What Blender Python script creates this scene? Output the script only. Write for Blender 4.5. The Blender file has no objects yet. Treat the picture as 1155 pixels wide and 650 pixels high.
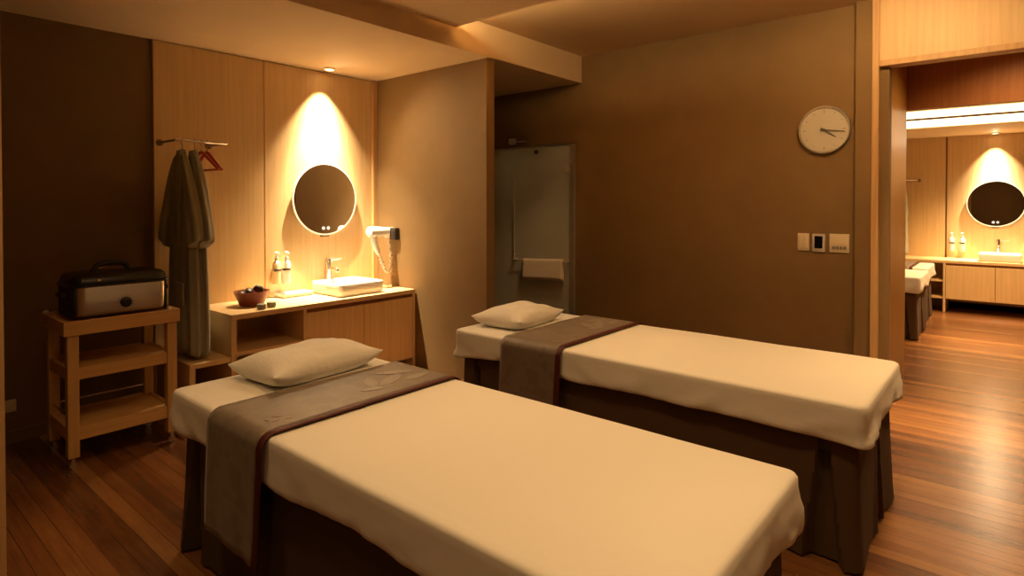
import bpy, bmesh, math, random
from mathutils import Vector, Matrix, noise
C = bpy.context.scene.collection
SC = bpy.context.scene
PI = math.pi
random.seed(7)

# ------------------------------------------------------------------ camera
FPX = 670.0
PIT = math.radians(0.8)
YAW = math.atan2(562.5, FPX)
Fh = Vector((math.cos(YAW), math.sin(YAW), 0))
Rv = Vector((math.sin(YAW), -math.cos(YAW), 0))
Fv = Fh * math.cos(PIT) - Vector((0, 0, 1)) * math.sin(PIT)
Uv = Rv.cross(Fv)
cd = bpy.data.cameras.new('camera')
cam = bpy.data.objects.new('camera', cd)
C.objects.link(cam)
m = Matrix((Rv, Uv, -Fv)).transposed().to_4x4()
m.translation = (0, 0, 1.35)
cam.matrix_world = m
cd.sensor_width = 36
cd.lens = FPX / 1155 * 36
cd.shift_y = -(325 - (230 + FPX * math.tan(PIT))) / 1155
cd.clip_start = 0.02
SC.camera = cam

# ------------------------------------------------------------------ world, exposure
w = bpy.data.worlds.new('world')
SC.world = w
w.use_nodes = True
w.node_tree.nodes['Background'].inputs[0].default_value = (0.30, 0.15, 0.05, 1)
w.node_tree.nodes['Background'].inputs[1].default_value = 0.0
SC.view_settings.view_transform = 'Standard'
SC.view_settings.look = 'None'
SC.view_settings.gamma = 1
SC.view_settings.use_curve_mapping = False
SC.view_settings.exposure = -0.12

WARM = (1.0, 0.60, 0.255)
WHITE = (1.0, 0.74, 0.44)


def area(name, loc, size, power, rot=(0, 0, 0), color=WARM, sy=None, spread=180):
    d = bpy.data.lights.new(name, 'AREA')
    d.energy = power
    d.color = color
    d.shape = 'RECTANGLE' if sy else 'DISK'
    d.size = size
    if sy:
        d.size_y = sy
    d.spread = math.radians(spread)
    o = bpy.data.objects.new(name, d)
    o.location = loc
    o.rotation_euler = rot
    C.objects.link(o)
    return o


def spot(name, loc, power, half, blend, target=None, color=WARM, r=0.03):
    d = bpy.data.lights.new(name, 'SPOT')
    d.energy = power
    d.color = color
    d.spot_size = math.radians(half * 2)
    d.spot_blend = blend
    d.shadow_soft_size = r
    o = bpy.data.objects.new(name, d)
    o.location = loc
    if target:
        o.rotation_euler = (Vector(target) - Vector(loc)).to_track_quat('-Z', 'Y').to_euler()
    C.objects.link(o)
    return o


# unseen downlights over the beds plus added wide ambient fill spots; lights by the doorway
spot('room_light_fill', (1.30, 0.35, 2.54), 78, 66, 1.0, r=0.12)
spot('room_light_fill', (1.40, 1.60, 2.54), 50, 66, 1.0, r=0.12)
spot('room_light_fill', (2.75, 0.30, 2.54), 80, 66, 1.0, r=0.12)
spot('room_light_fill', (2.75, 1.55, 2.54), 56, 68, 1.0, r=0.12)
spot('room_light_fill', (0.05, -0.5, 2.54), 80, 62, 1.0, r=0.12)
spot('room_light_fill', (0.40, 2.00, 2.54), 46, 62, 1.0, r=0.12)
spot('door_fill_spot', (3.55, 2.35, 2.64), 70, 15, 1.0, r=0.15, target=(4.37, 3.50, 0.75))  # added spot, brightens the towel and lower part of the glass door
spot('doorway_light', (4.20, 0.36, 2.64), 420, 13, 0.9, r=0.03, target=(4.50, 0.36, 0))
spot('doorway_light', (3.60, -0.35, 2.64), 120, 40, 0.9, r=0.05)
spot('doorway_light', (3.30, 0.35, 2.64), 75, 50, 1.0, r=0.06, target=(4.46, 0.55, 1.95))
# second treatment room
spot('far_room_light', (7.6, 0.0, 2.64), 260, 60, 0.8, r=0.05)
spot('far_room_light', (7.3, 0.25, 2.64), 500, 14, 0.9, r=0.05)
spot('room_light_fill', (-1.0, 0.30, 2.54), 45, 72, 1.0, r=0.12)  # added fill in the first room, brightens the wall the far mirror reflects
spot('far_room_light', (6.7, 0.9, 2.64), 60, 55, 0.8, r=0.05)
spot('far_room_light', (8.6, 0.1, 2.20), 160, 60, 0.8, r=0.05)
spot('passage_light', (5.1, -0.1, 2.64), 90, 70, 0.9, r=0.05)

# ------------------------------------------------------------------ materials


def mat(name, col, rough=0.6, metal=0.0, coat=0.0, spec=0.5, emit=None, es=0.0):
    M = bpy.data.materials.new(name)
    M.use_nodes = True
    b = M.node_tree.nodes['Principled BSDF']
    b.inputs['Base Color'].default_value = (*col, 1)
    b.inputs['Roughness'].default_value = rough
    b.inputs['Metallic'].default_value = metal
    b.inputs['Coat Weight'].default_value = coat
    b.inputs['Specular IOR Level'].default_value = spec
    if emit:
        b.inputs['Emission Color'].default_value = (*emit, 1)
        b.inputs['Emission Strength'].default_value = es
    return M


def nodes(M):
    return M.node_tree.nodes, M.node_tree.links, M.node_tree.nodes['Principled BSDF']


def coords(M, scale, rot=(0, 0, 0), shift=(0, 0, 0)):
    n, l, b = nodes(M)
    tc = n.new('ShaderNodeTexCoord')
    mp = n.new('ShaderNodeMapping')
    mp.inputs['Scale'].default_value = scale
    mp.inputs['Rotation'].default_value = rot
    mp.inputs['Location'].default_value = shift
    l.new(tc.outputs['Object'], mp.inputs['Vector'])
    return mp.outputs['Vector']


def add_noise(M, vec, scale, detail=4, rough=0.6):
    n, l, b = nodes(M)
    t = n.new('ShaderNodeTexNoise')
    t.inputs['Scale'].default_value = scale
    t.inputs['Detail'].default_value = detail
    t.inputs['Roughness'].default_value = rough
    l.new(vec, t.inputs['Vector'])
    return t.outputs['Fac']


def ramp(M, fac, stops):
    n, l, b = nodes(M)
    r = n.new('ShaderNodeValToRGB')
    e = r.color_ramp.elements
    e[0].position, e[0].color = stops[0][0], (*stops[0][1], 1)
    e[1].position, e[1].color = stops[-1][0], (*stops[-1][1], 1)
    for p, c in stops[1:-1]:
        x = e.new(p)
        x.color = (*c, 1)
    l.new(fac, r.inputs['Fac'])
    return r.outputs['Color']


def bump(M, fac, strength, dist=0.002):
    n, l, b = nodes(M)
    bp = n.new('ShaderNodeBump')
    bp.inputs['Strength'].default_value = strength
    bp.inputs['Distance'].default_value = dist
    l.new(fac, bp.inputs['Height'])
    l.new(bp.outputs['Normal'], b.inputs['Normal'])


def wood(name, c1, c2, axis='z', rough=0.5, fine=60.0, coat=0.0, contrast=(0.35, 0.65)):
    M = mat(name, c1, rough, coat=coat)
    n, l, b = nodes(M)
    s = {'z': (fine, fine, 1.6), 'x': (1.6, fine, fine), 'y': (fine, 1.6, fine)}[axis]
    f = add_noise(M, coords(M, s), 1.0, 5, 0.6)
    l.new(ramp(M, f, [(contrast[0], c2), (contrast[1], c1)]), b.inputs['Base Color'])
    bump(M, f, 0.10, 0.001)
    return M


def paint(name, col, var=0.06, rough=0.75):
    M = mat(name, col, rough, spec=0.3)
    n, l, b = nodes(M)
    f = add_noise(M, coords(M, (1, 1, 1)), 3.0, 4)
    l.new(ramp(M, f, [(0.3, tuple(c * (1 - var) for c in col)), (0.7, tuple(c * (1 + var) for c in col))]),
          b.inputs['Base Color'])
    f2 = add_noise(M, coords(M, (1, 1, 1)), 260.0, 3)
    bump(M, f2, 0.05, 0.001)
    return M


def cloth(name, col, rough=0.85, weave=900.0, wr=0.25, sheen=0.2, spec=0.3, wscale=7.0, wdist=0.01):
    M = mat(name, col, rough, spec=spec)
    n, l, b = nodes(M)
    b.inputs['Sheen Weight'].default_value = sheen
    v = coords(M, (1, 1, 1))
    f = add_noise(M, v, weave, 2)
    g = add_noise(M, v, wscale, 3)
    mx = n.new('ShaderNodeMath')
    mx.operation = 'MULTIPLY_ADD'
    mx.inputs[1].default_value = 0.05
    l.new(f, mx.inputs[0])
    l.new(g, mx.inputs[2])
    bump(M, mx.outputs[0], wr, wdist)
    return M


PAINT = paint('brown_wall_paint', (0.215, 0.137, 0.058))
CEIL = paint('tan_ceiling_paint', (0.68, 0.515, 0.31), 0.03)
OAK = wood('pale_oak_veneer', (0.74, 0.535, 0.28), (0.66, 0.465, 0.23), 'z', 0.5, 45)
OAKH = wood('pale_oak_veneer_level', (0.74, 0.535, 0.28), (0.66, 0.465, 0.23), 'x', 0.45, 45)
TRIM = wood('oak_trim', (0.62, 0.40, 0.18), (0.52, 0.32, 0.14), 'z', 0.5, 50)
JAMB = wood('honey_wood', (0.50, 0.27, 0.065), (0.43, 0.225, 0.05), 'z', 0.45, 50)
HEADER = wood('dark_honey_wood', (0.42, 0.17, 0.05), (0.34, 0.13, 0.04), 'z', 0.5, 40)
CARTX = wood('beech_level', (0.66, 0.40, 0.15), (0.56, 0.33, 0.12), 'x', 0.5, 40)
CARTZ = wood('beech_upright', (0.64, 0.39, 0.15), (0.54, 0.32, 0.12), 'z', 0.5, 40)
SHEET = cloth('white_sheet', (0.80, 0.77, 0.70), 0.9, 700, 0.35, 0.1, 0.2, 6.0, 0.012)
PILLOWM = cloth('white_pillow_cotton', (0.80, 0.77, 0.70), 0.9, 700, 0.5, 0.1, 0.2, 11.0, 0.02)
SKIRT = cloth('dark_brown_skirt_cloth', (0.085, 0.048, 0.022), 0.9, 500, 0.3, 0.02, 0.2, 9.0, 0.01)
TOWELM = cloth('white_terry', (0.82, 0.73, 0.60), 0.95, 350, 0.8, 0.3, 0.2, 40.0, 0.006)
ROBEM = cloth('grey_green_robe_cotton', (0.36, 0.36, 0.28), 0.9, 500, 0.5, 0.2, 0.2, 16.0, 0.012)
MAROON = cloth('maroon_satin', (0.075, 0.014, 0.008), 0.55, 600, 0.2, 0.0, 0.3)
SILVERTH = cloth('pale_grey_thread', (0.27, 0.225, 0.175), 0.55, 900, 0.4, 0.1, 0.5)
BRONZETH = cloth('bronze_thread', (0.28, 0.17, 0.08), 0.5, 900, 0.4, 0.1, 0.5)

# taupe brocade: satin ground with a tone-on-tone leafy figure
BROC = mat('taupe_brocade', (0.17, 0.13, 0.09), 0.5, spec=0.5)
n, l, b = nodes(BROC)
b.inputs['Sheen Weight'].default_value = 0.15
v = coords(BROC, (1, 1, 1))
nz = n.new('ShaderNodeTexNoise')
nz.inputs['Scale'].default_value = 14
l.new(v, nz.inputs['Vector'])
mxv = n.new('ShaderNodeMix')
mxv.data_type = 'VECTOR'
mxv.inputs[0].default_value = 0.12
l.new(v, mxv.inputs[4])
l.new(nz.outputs['Color'], mxv.inputs[5])
vo = n.new('ShaderNodeTexVoronoi')
vo.feature = 'SMOOTH_F1'
vo.inputs['Scale'].default_value = 16
l.new(mxv.outputs[1], vo.inputs['Vector'])
l.new(ramp(BROC, vo.outputs['Distance'], [(0.30, (0.150, 0.112, 0.078)), (0.42, (0.185, 0.142, 0.102)), (0.6, (0.165, 0.126, 0.09))]),
      b.inputs['Base Color'])
f = add_noise(BROC, v, 800, 2)
bump(BROC, f, 0.08, 0.001)

CHROME = mat('chrome', (0.75, 0.73, 0.70), 0.15, 1.0)
STEEL = mat('brushed_steel', (0.64, 0.60, 0.54), 0.30, 1.0)
SATIN = mat('satin_metal', (0.62, 0.57, 0.50), 0.5, 0.25)
BLACK = mat('black_enamel', (0.012, 0.010, 0.010), 0.28)
BLACKM = mat('black_plastic', (0.018, 0.015, 0.013), 0.5)
WHITEP = mat('white_plastic', (0.80, 0.78, 0.74), 0.4)
IVORY = mat('ivory_plastic', (0.78, 0.68, 0.50), 0.45)
CERAM = mat('white_ceramic', (0.85, 0.83, 0.80), 0.18, coat=0.3)
GREYM = mat('grey_anodised', (0.42, 0.39, 0.35), 0.4, 0.5)
BRONZE = mat('dark_bronze', (0.20, 0.13, 0.08), 0.35, 0.9)
REDH = mat('red_lacquer', (0.38, 0.035, 0.02), 0.4)
BOWLM = mat('red_brown_lacquer', (0.20, 0.035, 0.02), 0.35)
STONE = mat('black_basalt', (0.03, 0.027, 0.025), 0.45)
n, l, b = nodes(STONE)
f = add_noise(STONE, coords(STONE, (1, 1, 1)), 60, 3)
bump(STONE, f, 0.2, 0.002)
JARM = mat('grey_green_stoneware', (0.22, 0.21, 0.14), 0.5)
MIRR = mat('mirror_glass', (0.80, 0.78, 0.76), 0.02, 1.0)
RIMM = mat('frosted_mirror_rim', (0.8, 0.75, 0.68), 0.5, emit=(1, 0.72, 0.4), es=0.12)
ICON = mat('touch_icon_light', (0.8, 0.8, 0.8), 0.5, emit=(0.70, 0.74, 0.80), es=0.6)
LAMPM = mat('lit_lamp_lens', (1, 0.9, 0.7), 0.5, emit=(1, 0.72, 0.38), es=12)
LEDM = mat('lit_led_diffuser', (1, 0.9, 0.7), 0.5, emit=(1, 0.70, 0.38), es=5.0)
COVEM = mat('lit_cove_strip', (1, 0.9, 0.7), 0.5, emit=(1, 0.64, 0.28), es=150.0)
CLOCKF = mat('cream_clock_face', (0.86, 0.81, 0.70), 0.3, spec=0.4)
HAND = mat('dark_brown_metal', (0.06, 0.035, 0.02), 0.4)
TICK = mat('grey_print', (0.30, 0.25, 0.19), 0.6)
SCREEN = mat('black_screen_glass', (0.006, 0.006, 0.008), 0.08)
AMBER = mat('amber_bottle', (0.84, 0.72, 0.48), 0.25)
BASEB = mat('dark_base', (0.05, 0.035, 0.022), 0.7)
TILE = mat('grey_shower_tile', (0.36, 0.35, 0.30), 0.5)
n, l, b = nodes(TILE)
br = n.new('ShaderNodeTexBrick')
br.offset = 0
br.inputs['Scale'].default_value = 3.3
br.inputs['Mortar Size'].default_value = 0.008
br.inputs['Color1'].default_value = (0.36, 0.35, 0.30, 1)
br.inputs['Color2'].default_value = (0.33, 0.32, 0.275, 1)
br.inputs['Mortar'].default_value = (0.2, 0.19, 0.17, 1)
l.new(coords(TILE, (1, 1, 1), (PI / 2, 0, 0)), br.inputs['Vector'])
l.new(br.outputs['Color'], b.inputs['Base Color'])

GLASS = bpy.data.materials.new('frosted_glass')
GLASS.use_nodes = True
n, l = GLASS.node_tree.nodes, GLASS.node_tree.links
b = n['Principled BSDF']
b.inputs['Base Color'].default_value = (0.62, 0.62, 0.52, 1)
b.inputs['Roughness'].default_value = 0.35
tr = n.new('ShaderNodeBsdfTransparent')
tr.inputs[0].default_value = (0.85, 0.85, 0.78, 1)
mx = n.new('ShaderNodeMixShader')
mx.inputs[0].default_value = 0.35
l.new(b.outputs[0], mx.inputs[1])
l.new(tr.outputs[0], mx.inputs[2])
l.new(mx.outputs[0], n['Material Output'].inputs[0])
CLEAR = bpy.data.materials.new('clear_glass')
CLEAR.use_nodes = True
n, l = CLEAR.node_tree.nodes, CLEAR.node_tree.links
b = n['Principled BSDF']
b.inputs['Base Color'].default_value = (0.5, 0.5, 0.45, 1)
b.inputs['Roughness'].default_value = 0.03
tr = n.new('ShaderNodeBsdfTransparent')
mx = n.new('ShaderNodeMixShader')
mx.inputs[0].default_value = 0.88
l.new(b.outputs[0], mx.inputs[1])
l.new(tr.outputs[0], mx.inputs[2])
l.new(mx.outputs[0], n['Material Output'].inputs[0])

# floor: narrow red-brown boards running along Y
FLOOR = mat('red_brown_floor_boards', (0.2, 0.07, 0.03), 0.27, coat=0.35)
n, l, b = nodes(FLOOR)
b.inputs['Coat Roughness'].default_value = 0.25
vv = coords(FLOOR, (1, 1, 1), (0, 0, PI / 2), (27.3, 0, 0))
br = n.new('ShaderNodeTexBrick')
br.offset = 0.37
br.inputs['Scale'].default_value = 1.0
br.inputs['Brick Width'].default_value = 40.0
br.inputs['Row Height'].default_value = 0.066
br.inputs['Mortar Size'].default_value = 0.0016
br.inputs['Mortar Smooth'].default_value = 0.4
br.inputs['Color1'].default_value = (0.0, 0.0, 0.0, 1)
br.inputs['Color2'].default_value = (1, 1, 1, 1)
br.inputs['Mortar'].default_value = (0.5, 0.5, 0.5, 1)
l.new(vv, br.inputs['Vector'])
g1 = add_noise(FLOOR, coords(FLOOR, (38, 2.2, 38)), 1.0, 6, 0.65)
g2 = add_noise(FLOOR, coords(FLOOR, (5, 1.6, 5)), 1.0, 4, 0.6)
ma = n.new('ShaderNodeMix')
ma.inputs[0].default_value = 0.5
l.new(g1, ma.inputs[2])
l.new(g2, ma.inputs[3])
mb = n.new('ShaderNodeMix')
mb.inputs[0].default_value = 0.32
l.new(ma.outputs[0], mb.inputs[2])
l.new(br.outputs['Color'], mb.inputs[3])
col = ramp(FLOOR, mb.outputs[0], [(0.25, (0.065, 0.020, 0.007)), (0.5, (0.225, 0.090, 0.028)), (0.75, (0.38, 0.19, 0.060))])
mm = n.new('ShaderNodeMix')
mm.data_type = 'RGBA'
mm.blend_type = 'MULTIPLY'
l.new(br.outputs['Fac'], mm.inputs[0])
l.new(col, mm.inputs[6])
mm.inputs[7].default_value = (0.5, 0.42, 0.38, 1)
l.new(mm.outputs[2], b.inputs['Base Color'])
sb = n.new('ShaderNodeMath')
sb.operation = 'SUBTRACT'
l.new(g1, sb.inputs[0])
l.new(br.outputs['Fac'], sb.inputs[1])
bump(FLOOR, sb.outputs[0], 0.45, 0.004)

# ------------------------------------------------------------------ mesh helpers
OFF = {}


def tagit(o, label, cat, group=None, kind=None):
    if label:
        o['label'] = label
    if cat:
        o['category'] = cat
    if group:
        o['group'] = group
    if kind:
        o['kind'] = kind
    return o


def thing(name, label, cat, loc=(0, 0, 0), rotz=0, group=None, world=False):
    o = bpy.data.objects.new(name, None)
    o.empty_display_size = 0.05
    C.objects.link(o)
    o.location = loc
    o.rotation_euler = (0, 0, rotz)
    OFF[o] = Vector(loc) if world else Vector((0, 0, 0))
    return tagit(o, label, cat, group)


def obj(name, bm, material, parent=None, smooth=False, base=None):
    """bm in the parent's own coordinates (or world ones for things made with world=True)"""
    me = bpy.data.meshes.new(name)
    o = bpy.data.objects.new(name, me)
    if parent:
        off = OFF[parent]
        o.parent = parent
    else:
        off = Vector(base) if base else Vector((0, 0, 0))
        o.location = off
    OFF[o] = off
    if off.length:
        bmesh.ops.translate(bm, verts=bm.verts, vec=-off)
    bmesh.ops.recalc_face_normals(bm, faces=bm.faces)
    bm.to_mesh(me)
    bm.free()
    if smooth:
        for p in me.polygons:
            p.use_smooth = True
        if smooth != 'all':
            me.set_sharp_from_angle(angle=math.radians(40))
    me.materials.append(material)
    C.objects.link(o)
    return o


def struct(name, bm, material, parent=None):
    o = obj(name, bm, material, parent)
    o['kind'] = 'structure'
    return o


def B():
    return bmesh.new()


def box(bm, x0, x1, y0, y1, z0, z1, bev=0.0, seg=2):
    vs = [bm.verts.new((x, y, z)) for x in (x0, x1) for y in (y0, y1) for z in (z0, z1)]
    fs = [(0, 1, 3, 2), (4, 6, 7, 5), (0, 4, 5, 1), (2, 3, 7, 6), (0, 2, 6, 4), (1, 5, 7, 3)]
    faces = [bm.faces.new([vs[i] for i in f]) for f in fs]
    if bev:
        edges = list({e for f in faces for e in f.edges})
        bmesh.ops.bevel(bm, geom=edges, offset=bev, segments=seg, affect='EDGES', profile=0.5)
    return bm


def bx(*a, **k):
    return box(B(), *a, **k)


def lathe(bm, prof, c=(0, 0, 0), seg=32, axis='z', cap=True):
    def pt(r, h, a):
        x, y = r * math.cos(a), r * math.sin(a)
        if axis == 'z':
            q = (x, y, h)
        elif axis == 'y':
            q = (x, h, y)
        else:
            q = (h, x, y)
        return (q[0] + c[0], q[1] + c[1], q[2] + c[2])
    rings = [[bm.verts.new(pt(r, h, 2 * PI * i / seg)) for i in range(seg)] for r, h in prof]
    for a, b_ in zip(rings, rings[1:]):
        for i in range(seg):
            j = (i + 1) % seg
            bm.faces.new((a[i], a[j], b_[j], b_[i]))
    if cap:
        bm.faces.new(rings[0][::-1])
        bm.faces.new(rings[-1])
    return bm


def tube(bm, pts, r, seg=10, closed=False):
    pts = [Vector(p) for p in pts]
    N = len(pts)
    rr = r if isinstance(r, (list, tuple)) else [r] * N
    rings = []
    up = None
    for i, p in enumerate(pts):
        if closed:
            t = pts[(i + 1) % N] - pts[i - 1]
        else:
            t = pts[min(i + 1, N - 1)] - pts[max(i - 1, 0)]
        t.normalize()
        if up is None:
            up = Vector((0, 0, 1)) if abs(t.z) < 0.9 else Vector((0, 1, 0))
        s = t.cross(up).normalized()
        up = s.cross(t).normalized()
        rings.append([bm.verts.new(p + (s * math.cos(2 * PI * k / seg) + up * math.sin(2 * PI * k / seg)) * rr[i])
                      for k in range(seg)])
    prs = list(zip(rings, rings[1:]))
    if closed:
        prs.append((rings[-1], rings[0]))
    for a, b_ in prs:
        for i in range(seg):
            j = (i + 1) % seg
            bm.faces.new((a[i], a[j], b_[j], b_[i]))
    if not closed:
        bm.faces.new(rings[0][::-1])
        bm.faces.new(rings[-1])
    return bm


def bez(p0, p1, p2, p3, n=12):
    out = []
    for i in range(n + 1):
        t = i / n
        s = 1 - t
        out.append(Vector(p0) * s**3 + Vector(p1) * 3 * s * s * t + Vector(p2) * 3 * s * t * t + Vector(p3) * t**3)
    return out


def grid(bm, rows):
    V = [[bm.verts.new(p) for p in r] for r in rows]
    for a, b_ in zip(V, V[1:]):
        for i in range(len(a) - 1):
            bm.faces.new((a[i], a[i + 1], b_[i + 1], b_[i]))
    return V


def rings_loft(bm, rings, cap0=True, cap1=True):
    V = [[bm.verts.new(p) for p in r] for r in rings]
    k = len(V[0])
    for a, b_ in zip(V, V[1:]):
        for i in range(k):
            j = (i + 1) % k
            bm.faces.new((a[i], a[j], b_[j], b_[i]))
    if cap0:
        bm.faces.new(V[0][::-1])
    if cap1:
        bm.faces.new(V[-1])
    return V


def solid(o, t, off=0):
    md = o.modifiers.new('thickness', 'SOLIDIFY')
    md.thickness = t
    md.offset = off
    return o


def subsurf(o, n=1):
    md = o.modifiers.new('smooth', 'SUBSURF')
    md.levels = md.render_levels = n
    return o


def dup(root, loc, rotz=0, label=None, group=None):
    r = root.copy()
    C.objects.link(r)
    r.location = loc
    r.rotation_euler = (0, 0, rotz)
    if label:
        r['label'] = label
    if group:
        r['group'] = group
    for ch in list(root.children):
        c = ch.copy()
        C.objects.link(c)
        c.parent = r
        for g in list(ch.children):
            d = g.copy()
            C.objects.link(d)
            d.parent = c
    return r


def rrect(hx, hy, r, n=8, dens=0):
    """rounded rectangle outline, counter-clockwise, list of (x, y, nx, ny)"""
    out = []
    cs = [(hx - r, hy - r, 0), (-hx + r, hy - r, 90), (-hx + r, -hy + r, 180), (hx - r, -hy + r, 270)]
    for k, (cx, cy, a0) in enumerate(cs):
        for i in range(n + 1):
            a = math.radians(a0 + 90 * i / n)
            out.append((cx + r * math.cos(a), cy + r * math.sin(a), math.cos(a), math.sin(a)))
        if dens:
            nx_, ny_, _ = cs[(k + 1) % 4]
            a = math.radians(a0 + 90)
            p = (cx + r * math.cos(a), cy + r * math.sin(a))
            q = (nx_ + r * math.cos(a), ny_ + r * math.sin(a))
            L = math.hypot(q[0] - p[0], q[1] - p[1])
            m_ = max(2, int(L / dens))
            for i in range(1, m_):
                t = i / m_
                out.append((p[0] + (q[0] - p[0]) * t, p[1] + (q[1] - p[1]) * t, math.cos(a), math.sin(a)))
    return out


# ------------------------------------------------------------------ the setting
YA, ZC, XP, XC = 4.29, 2.425, 3.24, 4.463
YB = 2.935
X2, Y2 = 9.65, 0.155          # second room: vanity wall, mirror axis

struct('floor', bx(-2.1, 9.85, -2.3, 4.6, -0.1, 0), FLOOR)
struct('ceiling', bx(-2.1, 4.56, -1.8, YB + 0.02, 2.66, 2.78), CEIL)
struct('ceiling_alcove', bx(0.3, 4.56, YB, 4.42, ZC, 2.78), CEIL)
struct('ceiling_panel', bx(-1.6, 2.865, -1.2, YB - 0.025, 2.555, 2.60), CEIL)
bm = bx(0.3, 4.56, 4.312, 4.42, 0, 2.78)
struct('wall_back', bm, PAINT)
bm = bx(-2.1, 0.445, 2.76, 4.42, 0, 2.78)
struct('wall_left', bm, PAINT)
struct('trim_1', bx(0.36, 0.452, 2.742, 2.80, 0, 2.655), TRIM)
bm = bx(-2.1, 4.56, -1.8, -1.7, 0, 2.78)
struct('wall_front', bm, PAINT)
struct('wall_side', bx(-2.1, -2.0, -1.7, 2.76, 0, 2.78), PAINT)
struct('wall_partition', bx(XP, XP + 0.088, 2.965, 4.312, 0, ZC, bev=0.003), PAINT)
bm = bx(XC, XC + 0.1, 0.60, 3.02, 0, 2.78)
box(bm, XC, XC + 0.1, 3.02, 3.97, 1.90, 2.78)
box(bm, XC, XC + 0.1, 3.97, 4.312, 0, 2.78)
box(bm, XC, XC + 0.1, -1.8, -0.75, 0, 2.78)
struct('wall_right', bm, PAINT)
struct('trim_2', bx(XC - 0.045, XC + 0.05, 0.686, 0.782, 0, 2.66), PAINT)          # pilaster
# wood frame round the doorway
struct('trim_3', bx(4.405, 4.52, 0.650, 0.688, 0, 2.66, bev=0.002), TRIM)
bm = bx(4.425, 4.50, -1.7, 0.650, 2.262, 2.66)
struct('trim_4', bm, OAK)                                                       # fascia
struct('trim_5', bx(4.412, 4.53, -1.7, 0.650, 2.226, 2.262, bev=0.002), TRIM)
bm = bx(4.52, 5.675, 0.652, 0.76, 0, 2.66)
box(bm, 4.74, 5.66, 0.642, 0.66, 0, 2.66, bev=0.002)
struct('trim_6', bm, JAMB)                                                      # deep jamb
struct('wall_header', bx(5.675, 5.77, -0.9, 3.1, 2.10, 2.78), HEADER)
bm = bx(5.675, 5.77, 0.70, 3.1, 0, 2.10)
box(bm, 5.675, 5.77, -2.3, -0.75, 0, 2.78)
struct('wall_divider', bm, PAINT)
struct('wall_passage', bx(XC, 5.77, -0.85, -0.75, 0, 2.78), PAINT)
struct('ceiling_passage', bx(XC, 5.70, -0.85, 0.76, 2.66, 2.78), CEIL)
# second room shell
struct('wall_far', bx(X2 + 0.02, X2 + 0.12, -2.3, 3.1, 0, 2.78), PAINT)
struct('wall_far_left', bx(5.7, X2 + 0.1, 3.0, 3.1, 0, 2.78), PAINT)
struct('wall_far_right', bx(5.7, X2 + 0.1, -2.3, -2.2, 0, 2.78), PAINT)
struct('ceiling_far', bx(5.7, X2 + 0.1, -2.3, 3.1, 2.66, 2.78), CEIL)
struct('ceiling_far_soffit', bx(8.39, X2 + 0.1, -2.3, 3.1, 2.231, 2.66), CEIL)
# shower stall behind the glass door
bm = bx(5.40, 5.5, 2.9, 4.4, 0, 2.4)
box(bm, XC + 0.1, 5.4, 2.85, 2.95, 0, 2.4)
box(bm, XC + 0.1, 5.4, 4.312, 4.4, 0, 2.4)
struct('wall_shower', bm, TILE)
struct('ceiling_shower', bx(XC + 0.1, 5.5, 2.85, 4.4, 2.3, 2.4), CEIL)
# baseboards
struct('baseboard_back', bx(0.445, 1.47, 4.300, 4.312, 0, 0.07), PAINT)
struct('baseboard_right', bx(XC - 0.012, XC, 0.78, 3.0, 0, 0.07), PAINT)
struct('baseboard_far', bx(X2 - 0.0, X2 + 0.02, -2.2, 3.0, 0, 0.07), BASEB)


def wood_panels(n0, f):
    """two oak wall panels with a recessed joint and an end strip; f maps vanity-wall coordinates to the world box"""
    struct('trim_%d' % n0, f(1.469, 2.211, 4.285, 4.312, 0.0, ZC - 0.006), OAK)
    struct('trim_%d' % (n0 + 1), f(2.225, 3.195, 4.290, 4.312, 0.0, ZC - 0.006), OAK)
    struct('trim_%d' % (n0 + 3), f(2.20, 2.23, 4.296, 4.311, 0.0, ZC - 0.006), TRIM)
    struct('trim_%d' % (n0 + 2), f(3.195, XP, 4.262, 4.312, 0.0, ZC), TRIM)


wood_panels(7, lambda x0, x1, y0, y1, z0, z1: bx(x0, x1, y0, y1, z0, z1, bev=0.003))


def f2(x0, x1, y0, y1, z0, z1):
    return bx(X2 - (4.29 - y0), X2 + 0.02, Y2 - (x1 - 2.705), Y2 - (x0 - 2.705), z0, min(z1, 2.231), bev=0.003)


struct('trim_11', bx(X2 - 0.005, X2 + 0.02, 0.66, 3.0, 0, 2.231), OAK)
struct('trim_12', bx(X2, X2 + 0.02, -0.6, 0.64, 0, 2.231), OAK)
struct('trim_13', bx(X2 - 0.028, X2 + 0.02, -0.65, -0.6, 0, 2.231), TRIM)


def far(x, y, z=0):
    """place from the first vanity alcove -> same place in the second room"""
    return (X2 - (4.29 - y), Y2 - (x - 2.705), z)


R90 = -PI / 2

# shower door (glass door in the right wall)
d = bpy.data.objects.new('door_1', None)
C.objects.link(d)
d.location = (4.44, 3.5, 0)
d['kind'] = 'structure'
OFF[d] = Vector((4.44, 3.5, 0))
pane = bx(4.436, 4.446, 3.045, 3.96, 0.01, 1.875)
obj('glass_pane', pane, GLASS, d)
bm = bx(4.428, 4.463, 3.0, 3.045, 0, 1.893, bev=0.002)
box(bm, 4.43, 4.46, 3.045, 3.965, 1.877, 1.893)
obj('door_frame', bm, GREYM, d)
for z in (1.67, 0.3):
    bm = bx(4.415, 4.462, 3.035, 3.095, z - 0.045, z + 0.045, bev=0.004)
    obj('hinge', bm, SATIN, d)
bm = lathe(B(), [(0.012, 0), (0.02, -0.012), (0.02, -0.03), (0.012, -0.034)], (4.436, 3.41, 1.835), 20, 'x')
obj('door_knob', bm, BRONZE, d, smooth=True)
bm = tube(B(), [(4.412, 3.677, 0.80), (4.412, 3.677, 1.66)], 0.007, 10)
for z in (0.86, 1.60):
    tube(bm, [(4.437, 3.677, z), (4.412, 3.677, z)], 0.006, 8)
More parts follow.
